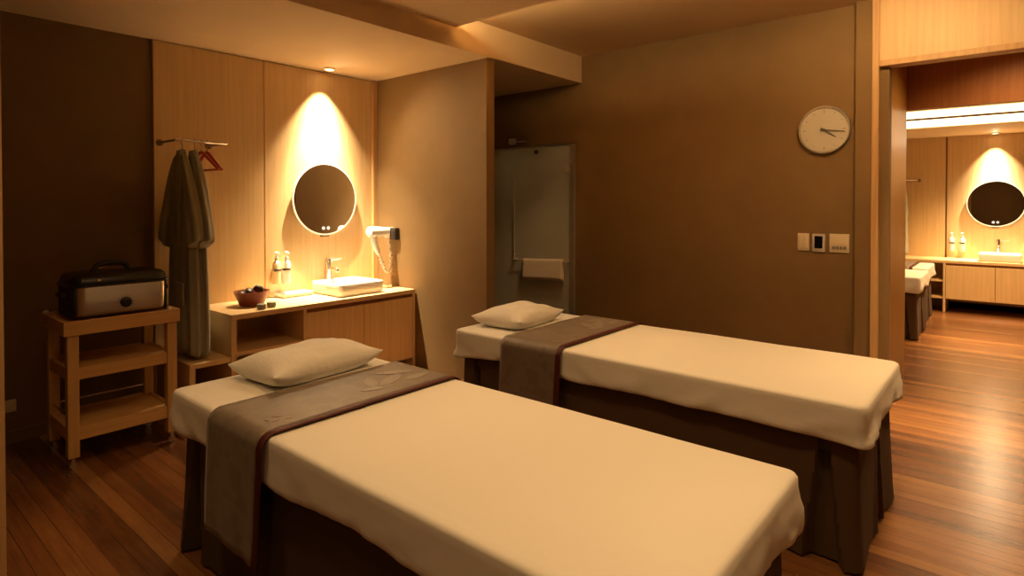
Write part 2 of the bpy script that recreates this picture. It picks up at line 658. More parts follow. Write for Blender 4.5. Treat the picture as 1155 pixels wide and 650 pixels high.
obj('door_handle', bm, SATIN, d, smooth=True)
bm = tube(B(), [(4.437, 3.667, 0.815), (4.375, 3.667, 0.815), (4.372, 3.655, 0.815), (4.372, 3.06, 0.832),
                (4.375, 3.05, 0.832), (4.437, 3.05, 0.832)], 0.008, 10)
lathe(bm, [(0.018, 0), (0.018, -0.008)], (4.437, 3.667, 0.815), 14, 'x')
obj('towel_bar', bm, SATIN, d, smooth=True)
bm = bx(4.42, 4.475, 3.69, 3.76, 1.925, 1.985, bev=0.008)
tube(bm, [(4.45, 3.70, 1.955), (4.45, 3.55, 1.945)], 0.007, 8)
obj('glass_clamp', bm, SATIN, d, smooth=True)

# ------------------------------------------------------------------ treatment beds
ZT, HX, HY = 0.628, 0.411, 1.04


def sheet_bm(seed):
    bm = B()
    per = rrect(HX, HY, 0.038, 8, 0.022)
    def nz(x, y, z, s):
        return noise.noise(Vector((x * s + seed * 7.3, y * s, z * s)))
    prof = [(0.36, 0), (0.22, 0), (0.12, 0.0), (0.036, 0.0), (0.015, 0.001), (0.006, 0.0045), (0.001, 0.012), (0.0, 0.034),
            (-0.002, 0.065), (-0.003, 0.085), (-0.004, 0.105), (-0.004, 0.122), (-0.002, 0.136), (0.004, 0.143), (0.03, 0.140), (0.12, 0.132)]
    rings = []
    for k, (ins, dz) in enumerate(prof):
        ring = []
        for (x, y, nx, ny) in per:
            sag = max(0.0, min(1.0, (dz - 0.03) / 0.09))
            drop = dz
            out = -ins
            if sag > 0:
                wv = nz(x, y, 0, 2.6)
                corner = math.exp(-((abs(x) - HX) ** 2 + (abs(y) - HY) ** 2) / 0.03)
                if dz < 0.1435 and ins < 0.02:
                    diag = nz(x * 1.0, (y + math.copysign(dz, y) * 2.2), dz * 1.2, 8.0)
                    out += sag * ((0.010 + 0.012 * corner) * diag + 0.005 * nz(x, y, dz, 22)) + 0.006 * corner * sag
                drop = dz * (1 + 0.13 * wv * sag + 0.10 * corner * sag)
            z = ZT - drop
            if dz < 0.02:
                z += 0.002 * nz(x, y, 0, 3)
            px, py = x + nx * out, y + ny * out
            if ins > 0.1 and dz == 0:
                f = 1 - ins / HX
                px, py = x * f if abs(x) > 0 else x, y - math.copysign(min(ins, abs(y)), y) * (abs(y) / HY)
            ring.append((px, py, z))
        rings.append(ring)
    rings_loft(bm, rings, True, True)
    return bm


def skirt_bm(seed):
    bm = B()
    hx, hy = HX - 0.045, HY - 0.038
    per = rrect(hx, hy, 0.02, 4, 0.008)
    # arc length
    L = [0]
    for a, b_ in zip(per, per[1:]):
        L.append(L[-1] + math.hypot(b_[0] - a[0], b_[1] - a[1]))
    pleats = []          # (x, y)
    for sx in (-1, 1):
        for py in (-hy + 0.11, hy - 0.11):
            pleats.append((sx * hx, py))
    for sy in (-1, 1):
        pleats.append((0.05, sy * hy))
    rows = []
    NT = 12
    for k in range(NT + 1):
        t = k / NT
        z = 0.50 - (0.50 - 0.012) * t
        row = []
        for (x, y, nx, ny) in per:
            corner = math.exp(-((abs(x) - hx) ** 2 + (abs(y) - hy) ** 2) / 0.02)
            o = 0.006 * t + 0.016 * corner * t + 0.006 * t * noise.noise(Vector((x * 5 + seed, y * 5, t)))
            for (qx, qy) in pleats:
                dd = math.hypot(x - qx, y - qy)
                wv = 0.012 + 0.055 * t
                if dd < wv:
                    o -= 0.045 * min(1, (1 - dd / wv) * 3)
                elif dd < wv + 0.05:
                    o += 0.014 * t * (1 - (dd - wv) / 0.05)
            row.append((x + nx * o, y + ny * o, z))
        rows.append(row)
    rings_loft(bm, rows, True, False)
    return bm


def make_bed(label, loc, rotz, seed, group=None):
    t = thing('massage_bed', label, 'bed', loc, rotz, group)
    obj('fitted_sheet', sheet_bm(seed), SHEET, t, smooth='all')
    obj('bed_skirt', skirt_bm(seed), SKIRT, t, smooth=True)
    bm = bx(-HX + 0.06, HX - 0.06, -HY + 0.06, HY - 0.06, 0.42, 0.52)
    for sx in (-1, 1):
        for sy in (-1, 1):
            box(bm, sx * 0.3 - 0.03, sx * 0.3 + 0.03, sy * 0.85 - 0.03, sy * 0.85 + 0.03, 0, 0.42)
    obj('bed_frame', bm, BASEB, t)
    return t


B1 = (1.319, 1.467, 0)
B2 = (2.815, 1.42, 0)
make_bed('white-sheeted massage bed in front, nearest the camera', B1, 0, 1)
make_bed('white-sheeted massage bed behind, alongside the clock wall', B2, 0, 2)
make_bed('massage bed through the doorway, its foot nearest the door jamb', (7.40, 1.71, 0), 0, 3)
make_bed('farther massage bed through the doorway, by the low shelf', (8.43, 1.74, 0), 0, 4)


def runner_bm(y0, y1, zl, zr, lift, x_pad=0.0, skew=0.0):
    """cloth strip across the bed: hangs at left to zl, over the top, down to zr at right"""
    hx = HX + 0.014 + lift
    prof = []
    n_ = 14
    for i in range(n_):
        prof.append((-hx - 0.004 * (1 - i / n_), zl + (ZT - 0.05 - zl) * i / n_, 1 - i / n_))
    for i in range(9):
        a = PI - (PI / 2) * i / 8
        prof.append((-hx + 0.05 + 0.05 * math.cos(a), ZT + lift - 0.046 + 0.05 * math.sin(a), 0))
    for i in range(1, 20):
        prof.append((-hx + 0.05 + (2 * hx - 0.1) * i / 20, ZT + lift + 0.004, 0))
    for i in range(9):
        a = PI / 2 - (PI / 2) * i / 8
        prof.append((hx - 0.05 + 0.05 * math.cos(a), ZT + lift - 0.046 + 0.05 * math.sin(a), 0))
    for i in range(1, n_ + 1):
        prof.append((hx + 0.004 * i / n_, ZT - 0.05 + (zr - ZT + 0.05) * i / n_, i / n_))
    rows = []
    ny = max(2, int((y1 - y0) / 0.02))
    for (x, z, h) in prof:
        row = []
        for j in range(ny + 1):
            y = y0 + (y1 - y0) * j / ny
            yy = y + 0.015 * h * math.sin(2) + skew * h
            wob = 0.006 * h * math.sin(y * 21 + 1.3) + 0.004 * noise.noise(Vector((x * 4, y * 9, z * 5))) * (0.3 + h)
            row.append((x + math.copysign(abs(wob), x) * (1 if h else 0), yy, z + (0.0015 * noise.noise(Vector((x * 6, y * 6, 0))) if not h else 0)))
        rows.append(row)
    bm = B()
    grid(bm, rows)
    return bm


def leaf(bm, cx, cy, z, ang, ln, wd):
    c, s = math.cos(ang), math.sin(ang)
    up, dn = [], []
    N = 8
    for i in range(N + 1):
        t = i / N
        x = ln * (t - 0.5)
        h = wd * math.sin(PI * t) ** 0.8 * (1 - 0.3 * t)
        up.append(bm.verts.new((cx + x * c - h * s, cy + x * s + h * c, z)))
        dn.append(bm.verts.new((cx + x * c + h * s, cy + x * s - h * c, z)))
    for i in range(N):
        try:
            bm.faces.new((up[i], up[i + 1], dn[i + 1], dn[i]))
        except ValueError:
            pass


def make_runner(label, loc, y0, y1, zl, zr, group, flowers=True, rotz=0):
    t = thing('bed_runner', label, 'bed runner', loc, rotz, group)
    r = obj('brocade_cloth', runner_bm(y0 + 0.030, y1, zl, zr, 0.006), BROC, t, smooth='all')
    solid(r, 0.003)
    p = obj('edge_band', runner_bm(y0, y0 + 0.032, zl - 0.004, zr - 0.004, 0.0065), MAROON, t, smooth='all')
    p['label'] = 'maroon edge band'
    solid(p, 0.004)
    if flowers:
        z = ZT + 0.0125
        bm = B()
        for (cx, cy, a, ln, wd) in [(0.20, 0.17, 0.5, 0.20, 0.035), (0.12, 0.20, 1.1, 0.14, 0.03), (0.27, 0.24, 2.6, 0.17, 0.03),
                                    (0.10, 0.12, -0.2, 0.15, 0.024), (0.30, 0.13, 0.1, 0.13, 0.03)]:
            leaf(bm, cx, y0 + cy, z, a, ln, wd)
        e = obj('embroidery', bm, SILVERTH, t)
        solid(e, 0.0008)
        bm = B()
        for (cx, cy, a, ln, wd) in [(-0.33, 0.10, 0.5, 0.035, 0.007), (-0.35, 0.125, 1.5, 0.03, 0.007), (-0.31, 0.13, 2.4, 0.035, 0.007), (-0.29, 0.085, 0, 0.03, 0.006)]:
            leaf(bm, cx, y0 + cy, z, a, ln, wd)
        e = obj('embroidery', bm, BRONZETH, t)
        solid(e, 0.0008)
    return t


make_runner('taupe brocade runner with maroon edge, across the front massage bed', B1, 0.275, 0.655, 0.225, 0.28, None)
make_runner('taupe brocade runner with maroon edge, across the massage bed by the clock wall', B2, 0.27, 0.66, 0.24, 0.28, None)
make_runner('dark runner across the farther massage bed seen through the doorway', (8.43, 1.74, 0), -0.90, -0.62, 0.3, 0.3, None, False)


def make_pillow(label, loc, rotz, ax, ay, h, seed, tips=1.0):
    bm = B()
    N = 26
    top, bot = [], []
    for i in range(N + 1):
        rt, rb = [], []
        for j in range(N + 1):
            u, v_ = -1 + 2 * i / N, -1 + 2 * j / N
            # edges bow inwards between pointed corners
            x = ax * u * (1 - 0.09 * (1 - v_ * v_) * u * u)
            y = ay * v_ * (1 - 0.09 * (1 - u * u) * v_ * v_)
            e = max(0.0, (1 - abs(u) ** 3.0)) * max(0.0, (1 - abs(v_) ** 3.0))
            p = e ** 0.55
            w_ = noise.noise(Vector((u * 2.2 + seed, v_ * 2.2, 0))) * 0.16 + noise.noise(Vector((u * 5 + seed, v_ * 5, 3))) * 0.05
            zc = 0.34 * h + 0.03 * tips * (u * u * v_ * v_) ** 2
            rt.append((x, y, zc + 0.66 * h * p * (1 + w_)))
            rb.append((x, y, max(0.0, zc - 0.34 * h * min(1, p * 1.5))))
        top.append(rt)
        bot.append(rb)
    T = grid(bm, top)
    Bq = grid(bm, [r[::-1] for r in bot])
    bmesh.ops.remove_doubles(bm, verts=bm.verts, dist=1e-5)
    o = obj('pillow', bm, PILLOWM, None, smooth='all', base=(0, 0, 0))
    subsurf(o, 1)
    o.location = loc
    o.rotation_euler = (0, 0, rotz)
    return tagit(o, label, 'pillow')


make_pillow('white pillow at the head of the front massage bed', (1.385, 2.300, ZT + 0.002), math.radians(4), 0.28, 0.172, 0.118, 2.0)
make_pillow('white pillow at the head of the massage bed by the clock wall', (2.775, 2.275, ZT + 0.002), math.radians(5), 0.255, 0.18, 0.112, 5.0)
make_pillow('small white pillow on the farther massage bed through the doorway', (8.36, 1.36, ZT + 0.002), 0, 0.28, 0.19, 0.12, 9.0)

# ------------------------------------------------------------------ vanity
ZV = 0.647


def make_vanity(label, loc, rotz, zb, post):
    """local frame: x along the wall, y=0 at the wall face, -y into the room; x0 = left end"""
    t = thing('vanity_cabinet', label, 'cabinet', loc, rotz)
    W, D = 1.508, 0.53
    obj('countertop', bx(0, W, -D, 0, ZV - 0.034, ZV, bev=0.002), OAKH, t)
    bm = bx(0, 0.034, -D, 0, zb if post else 0.005, ZV - 0.034)
    obj('side_panel', bm, OAK, t)
    obj('side_panel', bx(W - 0.026, W, -D, 0, 0.003 if not post else zb, ZV - 0.034), OAK, t)
    obj('side_panel', bx(0.50, 0.524, -D, 0, 0.003, ZV - 0.034), OAK, t)
    obj('back_panel', bx(0.034, W - 0.026, -0.016, 0, zb, ZV - 0.034), OAK, t)
    for z in ((0.40, 0.19) if post else (0.40, 0.12)):
        obj('shelf', bx(0.034, 0.50, -D + 0.01, -0.016, z - 0.022, z), OAKH, t)
    obj('bottom_panel', bx(0.524, W - 0.026, -D + 0.02, -0.016, zb, zb + 0.02), OAKH, t)
    obj('top_rail', bx(0.524, W - 0.026, -D + 0.03, -D + 0.05, ZV - 0.062, ZV - 0.034), HEADER, t)
    x = 0.527
    wd = (W - 0.026 - 0.527 - 0.006) / 2
    for k in range(2):
        obj('door', bx(x, x + wd, -D + 0.002, -D + 0.02, zb, ZV - 0.062, bev=0.002), OAK, t)
        x += wd + 0.004
    return t


VX = 1.722
make_vanity('oak vanity cabinet with open shelf, under the lit round mirror', (VX, YA - 0.005, 0), 0, 0.085, False)
v2 = far(VX, YA - 0.005)
make_vanity('oak vanity cabinet through the doorway, floating above the floor', v2, R90, 0.17, True)

# low open bench left of the vanity
t = thing('low_bench', 'low oak shelf under the hanging robes, left of the vanity', 'shelf', (1.60, 4.0, 0), world=True)
obj('top', bx(1.472, 1.718, 3.755, 4.283, 0.352, 0.382, bev=0.002), OAKH, t)
obj('side_panel', bx(1.472, 1.505, 3.757, 4.283, 0.003, 0.352), OAK, t)
obj('back_panel', bx(1.505, 1.718, 4.268, 4.283, 0.003, 0.352), OAK, t)


# mirror: local origin at its centre on the wall, faces -y
def make_mirror(label, loc, rotz):
    t = thing('round_mirror', label, 'mirror', loc, rotz)
    R = 0.293
    obj('mirror_back', lathe(B(), [(R * 0.8, 0.0), (R * 0.8, -0.014), (R * 0.96, -0.018)], (0, 0, 0), 64, 'y'), GREYM, t, smooth=True)
    obj('mirror_glass', lathe(B(), [(R - 0.012, -0.019), (R - 0.012, -0.0265)], (0, 0, 0), 96, 'y'), MIRR, t, smooth=True)
    bm = B()
    lathe(bm, [(R - 0.012, -0.018), (R, -0.018), (R, -0.0275), (R - 0.012, -0.0275), (R - 0.012, -0.018)], (0, 0, 0), 96, 'y', cap=False)
    obj('lit_rim', bm, RIMM, t, smooth=True)
    for dx in (-0.022, 0.022):
        bm = B()
        lathe(bm, [(0.010, -0.0265), (0.010, -0.0275)], (dx, 0, -0.235), 20, 'y')
        for k in range(8):
            a = k * PI / 4
            box(bm, dx + 0.015 * math.cos(a) - 0.002, dx + 0.015 * math.cos(a) + 0.002, -0.0275, -0.0265,
                -0.235 + 0.015 * math.sin(a) - 0.002, -0.235 + 0.015 * math.sin(a) + 0.002)
        obj('touch_icon', bm, ICON, t)
    obj('wall_bracket', bx(-0.035, 0.035, -0.018, 0, -R - 0.012, -R + 0.05), BRONZE, t)
    return t


make_mirror('round mirror with thin lit rim above the nearby basin', (2.725, YA, 1.388), 0)
make_mirror('round mirror seen through the doorway', (X2, Y2 - 0.01, 1.352), R90)


# vessel basin: local origin at its base centre
def make_basin(label, loc, rotz):
    t = thing('vessel_basin', label, 'basin', loc, rotz)
    hx, hy, H = 0.205, 0.203, 0.095
    def ring(a, b_, r, z):
        return [(x, y, z) for (x, y, _, _) in rrect(a, b_, r, 6)]
    rings = [ring(hx - 0.012, hy - 0.012, 0.03, 0), ring(hx - 0.003, hy - 0.003, 0.033, 0.012), ring(hx, hy, 0.035, 0.05), ring(hx, hy, 0.035, H - 0.004),
             ring(hx - 0.003, hy - 0.003, 0.033, H), ring(hx - 0.011, hy - 0.011, 0.028, H), ring(hx - 0.015, hy - 0.015, 0.026, H - 0.005),
             ring(hx - 0.03, hy - 0.03, 0.03, 0.04), ring(hx - 0.06, hy - 0.06, 0.04, 0.022), ring(0.03, 0.03, 0.02, 0.018)]
    bm = B()
    rings_loft(bm, rings)
    obj('bowl', bm, CERAM, t, smooth=True)
    obj('drain', lathe(B(), [(0.022, 0.0185), (0.022, 0.022), (0.014, 0.024)], (0, 0, 0), 20), CHROME, t, smooth=True)
    return t


make_basin('white rectangular basin on the nearby vanity top', (2.765, 4.020, ZV), 0)
make_basin('white rectangular basin on the vanity seen through the doorway', far(2.765, 4.020, ZV), R90)


# tap: local origin at base, spout towards -y
def make_tap(label, loc, rotz):
    t = thing('basin_tap', label, 'tap', loc, rotz)
    obj('body', lathe(B(), [(0.026, 0), (0.026, 0.006), (0.020, 0.010), (0.019, 0.20), (0.021, 0.215), (0.021, 0.235), (0.016, 0.24)], (0, 0, 0), 24), CHROME, t, smooth=True)
    bm = tube(B(), [(0, 0, 0.175), (0, -0.04, 0.182), (0, -0.10, 0.180), (0, -0.125, 0.172), (0, -0.13, 0.160)], [0.014, 0.0135, 0.012, 0.011, 0.010], 12)
    obj('spout', bm, CHROME, t, smooth=True)
    bm = tube(B(), [(0.01, 0, 0.245), (0.05, -0.02, 0.248), (0.10, -0.035, 0.252)], [0.010, 0.007, 0.006], 10)
    lathe(bm, [(0.02, 0.238), (0.02, 0.256), (0.012, 0.262)], (0, 0, 0), 20)
    obj('lever', bm, CHROME, t, smooth=True)
    return t


make_tap('tall chrome tap behind the nearby basin', (2.745, 4.262, ZV), 0)
make_tap('chrome tap behind the basin seen through the doorway', far(2.745, 4.262, ZV), R90)


# wall-mounted pump bottle, local origin at base centre
def make_bottle(label, loc, rotz, m_):
    t = thing('pump_bottle', label, 'bottle', loc, rotz, None)
    obj('bottle_body', lathe(B(), [(0.024, 0), (0.030, 0.004), (0.031, 0.02), (0.031, 0.15), (0.026, 0.168), (0.013, 0.178), (0.012, 0.188)], (0, 0, 0), 24), m_, t, smooth=True)
    bm = lathe(B(), [(0.015, 0.185), (0.015, 0.203), (0.006, 0.207), (0.005, 0.228), (0.014, 0.230), (0.014, 0.241), (0.008, 0.245)], (0, 0, 0), 18)
    tube(bm, [(0, 0, 0.236), (0, -0.03, 0.236), (0, -0.042, 0.229)], [0.006, 0.005, 0.004], 8)
    obj('pump', bm, WHITEP, t, smooth=True)
    bm = B()
    lathe(bm, [(0.0335, 0.10), (0.0335, 0.118), (0.031, 0.118), (0.031, 0.10), (0.0335, 0.10)], (0, 0, 0), 24, cap=False)
    box(bm, -0.012, 0.012, 0.030, 0.052, 0.10, 0.118)
    obj('wall_holder', bm, CHROME, t, smooth=True)
    return t


for x, lb, m_ in ((2.285, 'left', AMBER), (2.365, 'right', WHITEP)):
    kind = 'pale amber pump bottle' if m_ is AMBER else 'white pump bottle'
    make_bottle(kind + ' on the wall left of the nearby mirror', (x, YA - 0.052, 0.742), 0, m_)
for x, lb in ((2.275, 'farther from'), (2.385, 'closer to')):
    p = far(x, YA - 0.052, 0.735)
    make_bottle('white pump bottle through the doorway, the one %s the basin' % lb, p, R90, WHITEP)

# tray on the counter at the wall
t = thing('shallow_tray', 'shallow white tray on the vanity top below the pump bottles', 'tray', (2.40, 4.20, ZV), world=True)
bm = B()
def rr(a, b_, r, z):
    return [(2.40 + x, 4.195 + y, z) for (x, y, _, _) in rrect(a, b_, r, 4)]
rings_loft(bm, [rr(0.125, 0.07, 0.02, ZV), rr(0.135, 0.08, 0.025, ZV + 0.028), rr(0.129, 0.074, 0.022, ZV + 0.028), rr(0.12, 0.065, 0.02, ZV + 0.008)])
obj('tray_body', bm, CERAM, t, smooth=True)

# bowl with dark stones
bc = (1.985, 4.02, ZV)
bm = lathe(B(), [(0.070, 0), (0.078, 0.004), (0.088, 0.030), (0.112, 0.085), (0.118, 0.100), (0.112, 0.100), (0.104, 0.085), (0.080, 0.030), (0.05, 0.018), (0.005, 0.016)], bc, 40)
t = obj('bowl', bm, BOWLM, None, smooth=True, base=bc)
tagit(t, 'red-brown bowl of dark stones on the left of the vanity top', 'bowl')


def pebble(lb, c, rx, ry, rz, rot):
    bm = B()
    bmesh.ops.create_icosphere(bm, subdivisions=3, radius=1)
    for v_ in bm.verts:
        k = 1 + 0.14 * noise.noise(v_.co * 1.3 + Vector((c[0] * 31, c[1] * 17, 0)))
        v_.co = Vector((v_.co.x * rx * k, v_.co.y * ry * k, v_.co.z * rz * k))
    o = obj('massage_stone', bm, STONE, None, smooth='all')
    o.location = c
    o.rotation_euler = rot
    tagit(o, lb, 'stone', 'stones in the red-brown bowl')


SL = 'dark smooth massage stone heaped in the red-brown bowl'
pebble('dark massage stone at the left of the bowl, low in the heap', (1.915, 4.02, ZV + 0.085), 0.034, 0.028, 0.020, (0.2, 0.1, 0.3))
pebble('brown-black massage stone standing left of the topmost one', (1.960, 4.0, ZV + 0.104), 0.034, 0.026, 0.018, (0.5, -0.3, 1.1))
pebble('largest black massage stone, topmost in the red-brown bowl', (2.030, 4.01, ZV + 0.110), 0.046, 0.033, 0.023, (-0.2, 0.35, 0.6))
pebble('dark massage stone at the right rim of the bowl', (2.062, 4.05, ZV + 0.082), 0.030, 0.024, 0.018, (0.1, 0.4, 1.6))
pebble('dark massage stone at the back of the bowl', (1.985, 4.075, ZV + 0.080), 0.036, 0.028, 0.020, (0.2, 0.0, 0.2))

for (x, y, lb) in ((1.950, 3.815, 'small stoneware jar in front of the red-brown bowl'), (2.035, 3.845, 'small grey-green stoneware jar standing right of the red-brown bowl')):
    t = thing('small_jar', lb, 'jar', (x, y, ZV), 0, None)
    obj('jar_body', lathe(B(), [(0.022, 0), (0.029, 0.006), (0.031, 0.018), (0.028, 0.028)], (0, 0, 0), 24), JARM, t, smooth=True)
    obj('lid', lathe(B(), [(0.030, 0.0285), (0.030, 0.034), (0.02, 0.038), (0.006, 0.039)], (0, 0, 0), 24), JARM, t, smooth=True)

# recessed downlight over the mirror
def make_downlight(label, loc, power, tilt=0, rotz=0):
    t = thing('recessed_downlight', label, 'ceiling light', loc, rotz, None)
    bm = B()
    lathe(bm, [(0.048, 0), (0.048, -0.006), (0.034, -0.010), (0.034, 0.0), (0.048, 0.0)], (0, 0, 0), 32, cap=False)
    obj('trim_ring', bm, WHITEP, t, smooth=True)
    obj('lamp_lens', lathe(B(), [(0.030, -0.001), (0.030, -0.005), (0.02, -0.007)], (0, 0, 0), 24), LAMPM, t, smooth=True)
    for (p, half, bl) in ((power, 27, 1.0), (power * 0.42, 39, 1.0), (power * 0.07, 62, 1.0)):
        s = spot('downlight_lamp', (0, 0, -0.018), p, half, bl, color=WHITE, r=0.012)
        if half > 50:
            s.rotation_euler = (math.radians(-42), 0, 0)
        s.parent = t
    return t


make_downlight('recessed ceiling spotlight shining down on the nearby mirror', (2.700, 4.165, ZC), 880)
make_downlight('recessed spotlight over the mirror seen through the doorway', (X2 - 0.125, Y2, 2.231), 540, 0, R90)

# hair dryer on the partition
t = thing('hair_dryer', 'white hair dryer with coiled cord hanging at the wall corner', 'hair dryer', (3.19, 4.06, 1.06), world=True)
bm = lathe(B(), [(0.034, 0.0), (0.044, 0.004), (0.046, 0.03), (0.045, 0.08), (0.039, 0.13), (0.036, 0.190), (0.028, 0.192)], (2.995, 4.06, 1.115), 24, 'x')
obj('barrel', bm, WHITEP, t, smooth=True)
bm = tube(B(), [(3.035, 4.06, 1.10), (3.048, 4.055, 1.03), (3.072, 4.05, 0.96), (3.090, 4.048, 0.925)], [0.030, 0.027, 0.024, 0.015], 14)
obj('handle', bm, WHITEP, t, smooth=True)
pts = bez((3.090, 4.048, 0.93), (3.11, 4.03, 0.84), (3.14, 4.03, 0.77), (3.175, 4.03, 0.77), 40) + \
    bez((3.175, 4.03, 0.77), (3.205, 4.03, 0.77), (3.21, 4.03, 0.90), (3.195, 4.045, 1.05), 40)[1:]
coil = []
for i, p in enumerate(pts):
    a = i * 1.25
    coil.append(p + Vector((0.008 * math.cos(a), 0.008 * math.sin(a), 0)))
obj('coiled_cord', tube(B(), coil, 0.0085, 8), WHITEP, t, smooth=True)
bm = bx(3.185, XP - 0.001, 4.03, 4.10, 1.06, 1.15, bev=0.006)
obj('wall_cradle', bm, WHITEP, t, smooth=True)
bm = bx(XP - 0.045, XP - 0.001, 3.965, 4.045, 1.045, 1.145, bev=0.004)
box(bm, XP - 0.049, XP - 0.044, 3.978, 4.032, 1.065, 1.125, bev=0.002)
t = obj('wall_socket', bm, BLACKM, None, smooth=True, base=(XP, 4.0, 1.045))
tagit(t, 'black socket box on the partition beside the hair dryer', 'socket')
bm = bx(3.10, 3.17, 3.97, 4.03, ZV, ZV + 0.035, bev=0.012, seg=3)
t = obj('soap_dish', bm, CERAM, None, smooth=True, base=(3.135, 4.0, ZV))
tagit(t, 'small white block on the vanity top right of the basin', 'soap dish')

# ------------------------------------------------------------------ clothes rail, hangers, robes


def make_rail(label, loc, rotz):
    t = thing('clothes_rail', label, 'clothes rail', loc, rotz)
    D = 0.272
    for x in (0.0, 0.31):
        obj('arm', tube(B(), [(x, 0, 0), (x, -D, 0)], 0.008, 10), BRONZE, t, smooth=True)
    bm = tube(B(), [(-0.008, -D, 0), (0.318, -D, 0)], 0.009, 12)
    obj('rail_bar', bm, CHROME, t, smooth=True)
    for x in (0, 0.31):
        bm = lathe(B(), [(0.022, 0), (0.022, -0.008), (0.012, -0.012)], (x, 0, 0), 20, 'y')
        obj('wall_flange', bm, BRONZE, t, smooth=True)
    return t


RX, RZ, RY = 1.503, 1.752, YA - 0.005
make_rail('metal clothes rail on the oak wall holding the two robes', (RX, RY, RZ), 0)
BARY = RY - 0.272


def hanger_parts(t, tilt=0.0):
    bm = tube(B(), [(0, 0.0, -0.06), (0, 0, -0.02), (0, 0.012, -0.006), (0, 0.018, 0.004), (0, 0.012, 0.018), (0, 0, 0.022), (0, -0.014, 0.016), (0, -0.016, 0.006)], 0.003, 8)
    obj('hook', bm, CHROME, t, smooth=True)
    W = 0.20
    pts = [(0, -W, -0.175), (0, -0.03, -0.068), (0, 0.0, -0.058), (0, 0.03, -0.068), (0, W, -0.175)]
    bm = tube(B(), pts, [0.009, 0.011, 0.012, 0.011, 0.009], 10)
    obj('shoulder_arm', bm, REDH, t, smooth=True)
    bm = tube(B(), [(0, -W, -0.175), (0, W, -0.175)], 0.006, 8)
    obj('trouser_bar', bm, REDH, t, smooth=True)


for k, x in enumerate((1.655, 1.690)):
    t = thing('clothes_hanger', ['empty red clothes hanger next to the robes', 'empty red clothes hanger, the rightmost on the rail'][k], 'hanger',
              (x, BARY, RZ + 0.0 + 0.009 - 0.019), [0.10, 0.02][k])
    hanger_parts(t)


def make_robe(label, loc, rotz, seed):
    """hangs in the local YZ plane, origin at the rail; z negative is down"""
    t = thing('bathrobe', label, 'robe', loc, rotz)
    bm = tube(B(), [(0, 0, -0.06), (0, 0, -0.02), (0, 0.012, -0.006), (0, 0.018, 0.004), (0, 0.012, 0.018), (0, 0, 0.022), (0, -0.016, 0.01)], 0.003, 8)
    obj('hanger_hook', bm, CHROME, t, smooth=True)
    K = 56
    def nz(a, z, s=1.0):
        return noise.noise(Vector((math.cos(a) * s + seed, math.sin(a) * s, z * 1.5)))
    # body, narrow where it hangs and widening steadily downwards
    levels = [(-0.045, 0.022, 0.014), (-0.06, 0.036, 0.018), (-0.10, 0.058, 0.022), (-0.18, 0.092, 0.026), (-0.28, 0.122, 0.029),
              (-0.42, 0.148, 0.032), (-0.56, 0.162, 0.035), (-0.72, 0.176, 0.038), (-0.88, 0.186, 0.041), (-1.04, 0.193, 0.043), (-1.18, 0.198, 0.045), (-1.325, 0.202, 0.046), (-1.335, 0.192, 0.036)]
    rings = []
    for (z, wy, wx) in levels:
        ring = []
        tt = min(1, max(0, (-z - 0.06) / 0.7))
        for i in range(K):
            a = 2 * PI * i / K
            fold = 1 + tt * (0.26 * math.sin(a * 6 + seed * 2 + z * 0.6) + 0.16 * math.sin(a * 11 + seed + z))
            ring.append((wx * math.cos(a) * fold, wy * math.sin(a) * (1 + 0.03 * tt * math.sin(a * 5 + seed)) + 0.01 * nz(a, z),
                         z + (0.014 * math.sin(a * 2 + seed) if z < -1.3 else 0)))
        rings.append(ring)
    bm = B()
    rings_loft(bm, rings)
    o = obj('robe_body', bm, ROBEM, t, smooth='all')
    subsurf(o, 1)
    # sleeves hang down and outwards from the shoulders
    for s in (-1, 1):
        rings = []
        path = [(0.035, -0.075, 0.018, 0.030), (0.07, -0.14, 0.026, 0.042), (0.115, -0.25, 0.031, 0.055), (0.155, -0.38, 0.036, 0.064), (0.188, -0.52, 0.041, 0.071), (0.206, -0.64, 0.046, 0.078), (0.205, -0.645, 0.038, 0.068)]
        for (y, z, wx, wy) in path:
            ring = []
            for i in range(32):
                a = 2 * PI * i / 32
                f = 1 + 0.15 * math.sin(a * 5 + seed * 3 + z * 4 + s)
                ring.append((wx * math.cos(a) * f - 0.012, s * y + wy * math.sin(a) * f * 0.85, z + (0.035 * math.sin(a) * s if z < -0.5 else 0)))
            rings.append(ring)
        bm = B()
        rings_loft(bm, rings)
        o = obj('sleeve', bm, ROBEM, t, smooth='all')
        subsurf(o, 1)
    # front edges of the shawl collar
    for s in (-1, 1):
        rows = []
        for k in range(13):
            q = k / 12
            z = -0.055 - 0.60 * q
            yc = s * (0.012 + 0.03 * math.sin(PI * q)) * (1 - q) - 0.03 * q
            xo = -0.020 - 0.022 * min(1, q * 2)
            rows.append([(xo + 0.008, yc - 0.022, z), (xo - 0.008, yc, z), (xo + 0.008, yc + 0.022, z)])
        bm = B()
        grid(bm, rows)
        o = obj('collar', bm, ROBEM, t, smooth='all')
        solid(o, 0.006)
    bm = bx(-0.056, -0.044, -0.12, -0.02, -1.02, -0.88, bev=0.004)
    o = obj('pocket', bm, ROBEM, t, smooth=True)
    return t


make_robe('grey-green robe hanging nearest the left end of the rail', (1.540, BARY, RZ - 0.010), 0.03, 1.0)
make_robe('grey-green robe hanging behind the other, next to the empty hangers', (1.606, BARY - 0.02, RZ - 0.010), -0.05, 2.3)
p = far(RX + 0.1, RY, 1.62)
make_rail('clothes rail on the wall seen through the doorway', far(RX + 0.10, RY, RZ - 0.09), R90)
t = make_robe('robe edge seen at the door jamb through the doorway', far(RX + 0.27, BARY, RZ - 0.10), R90, 4.1)
t.scale.z = 0.72

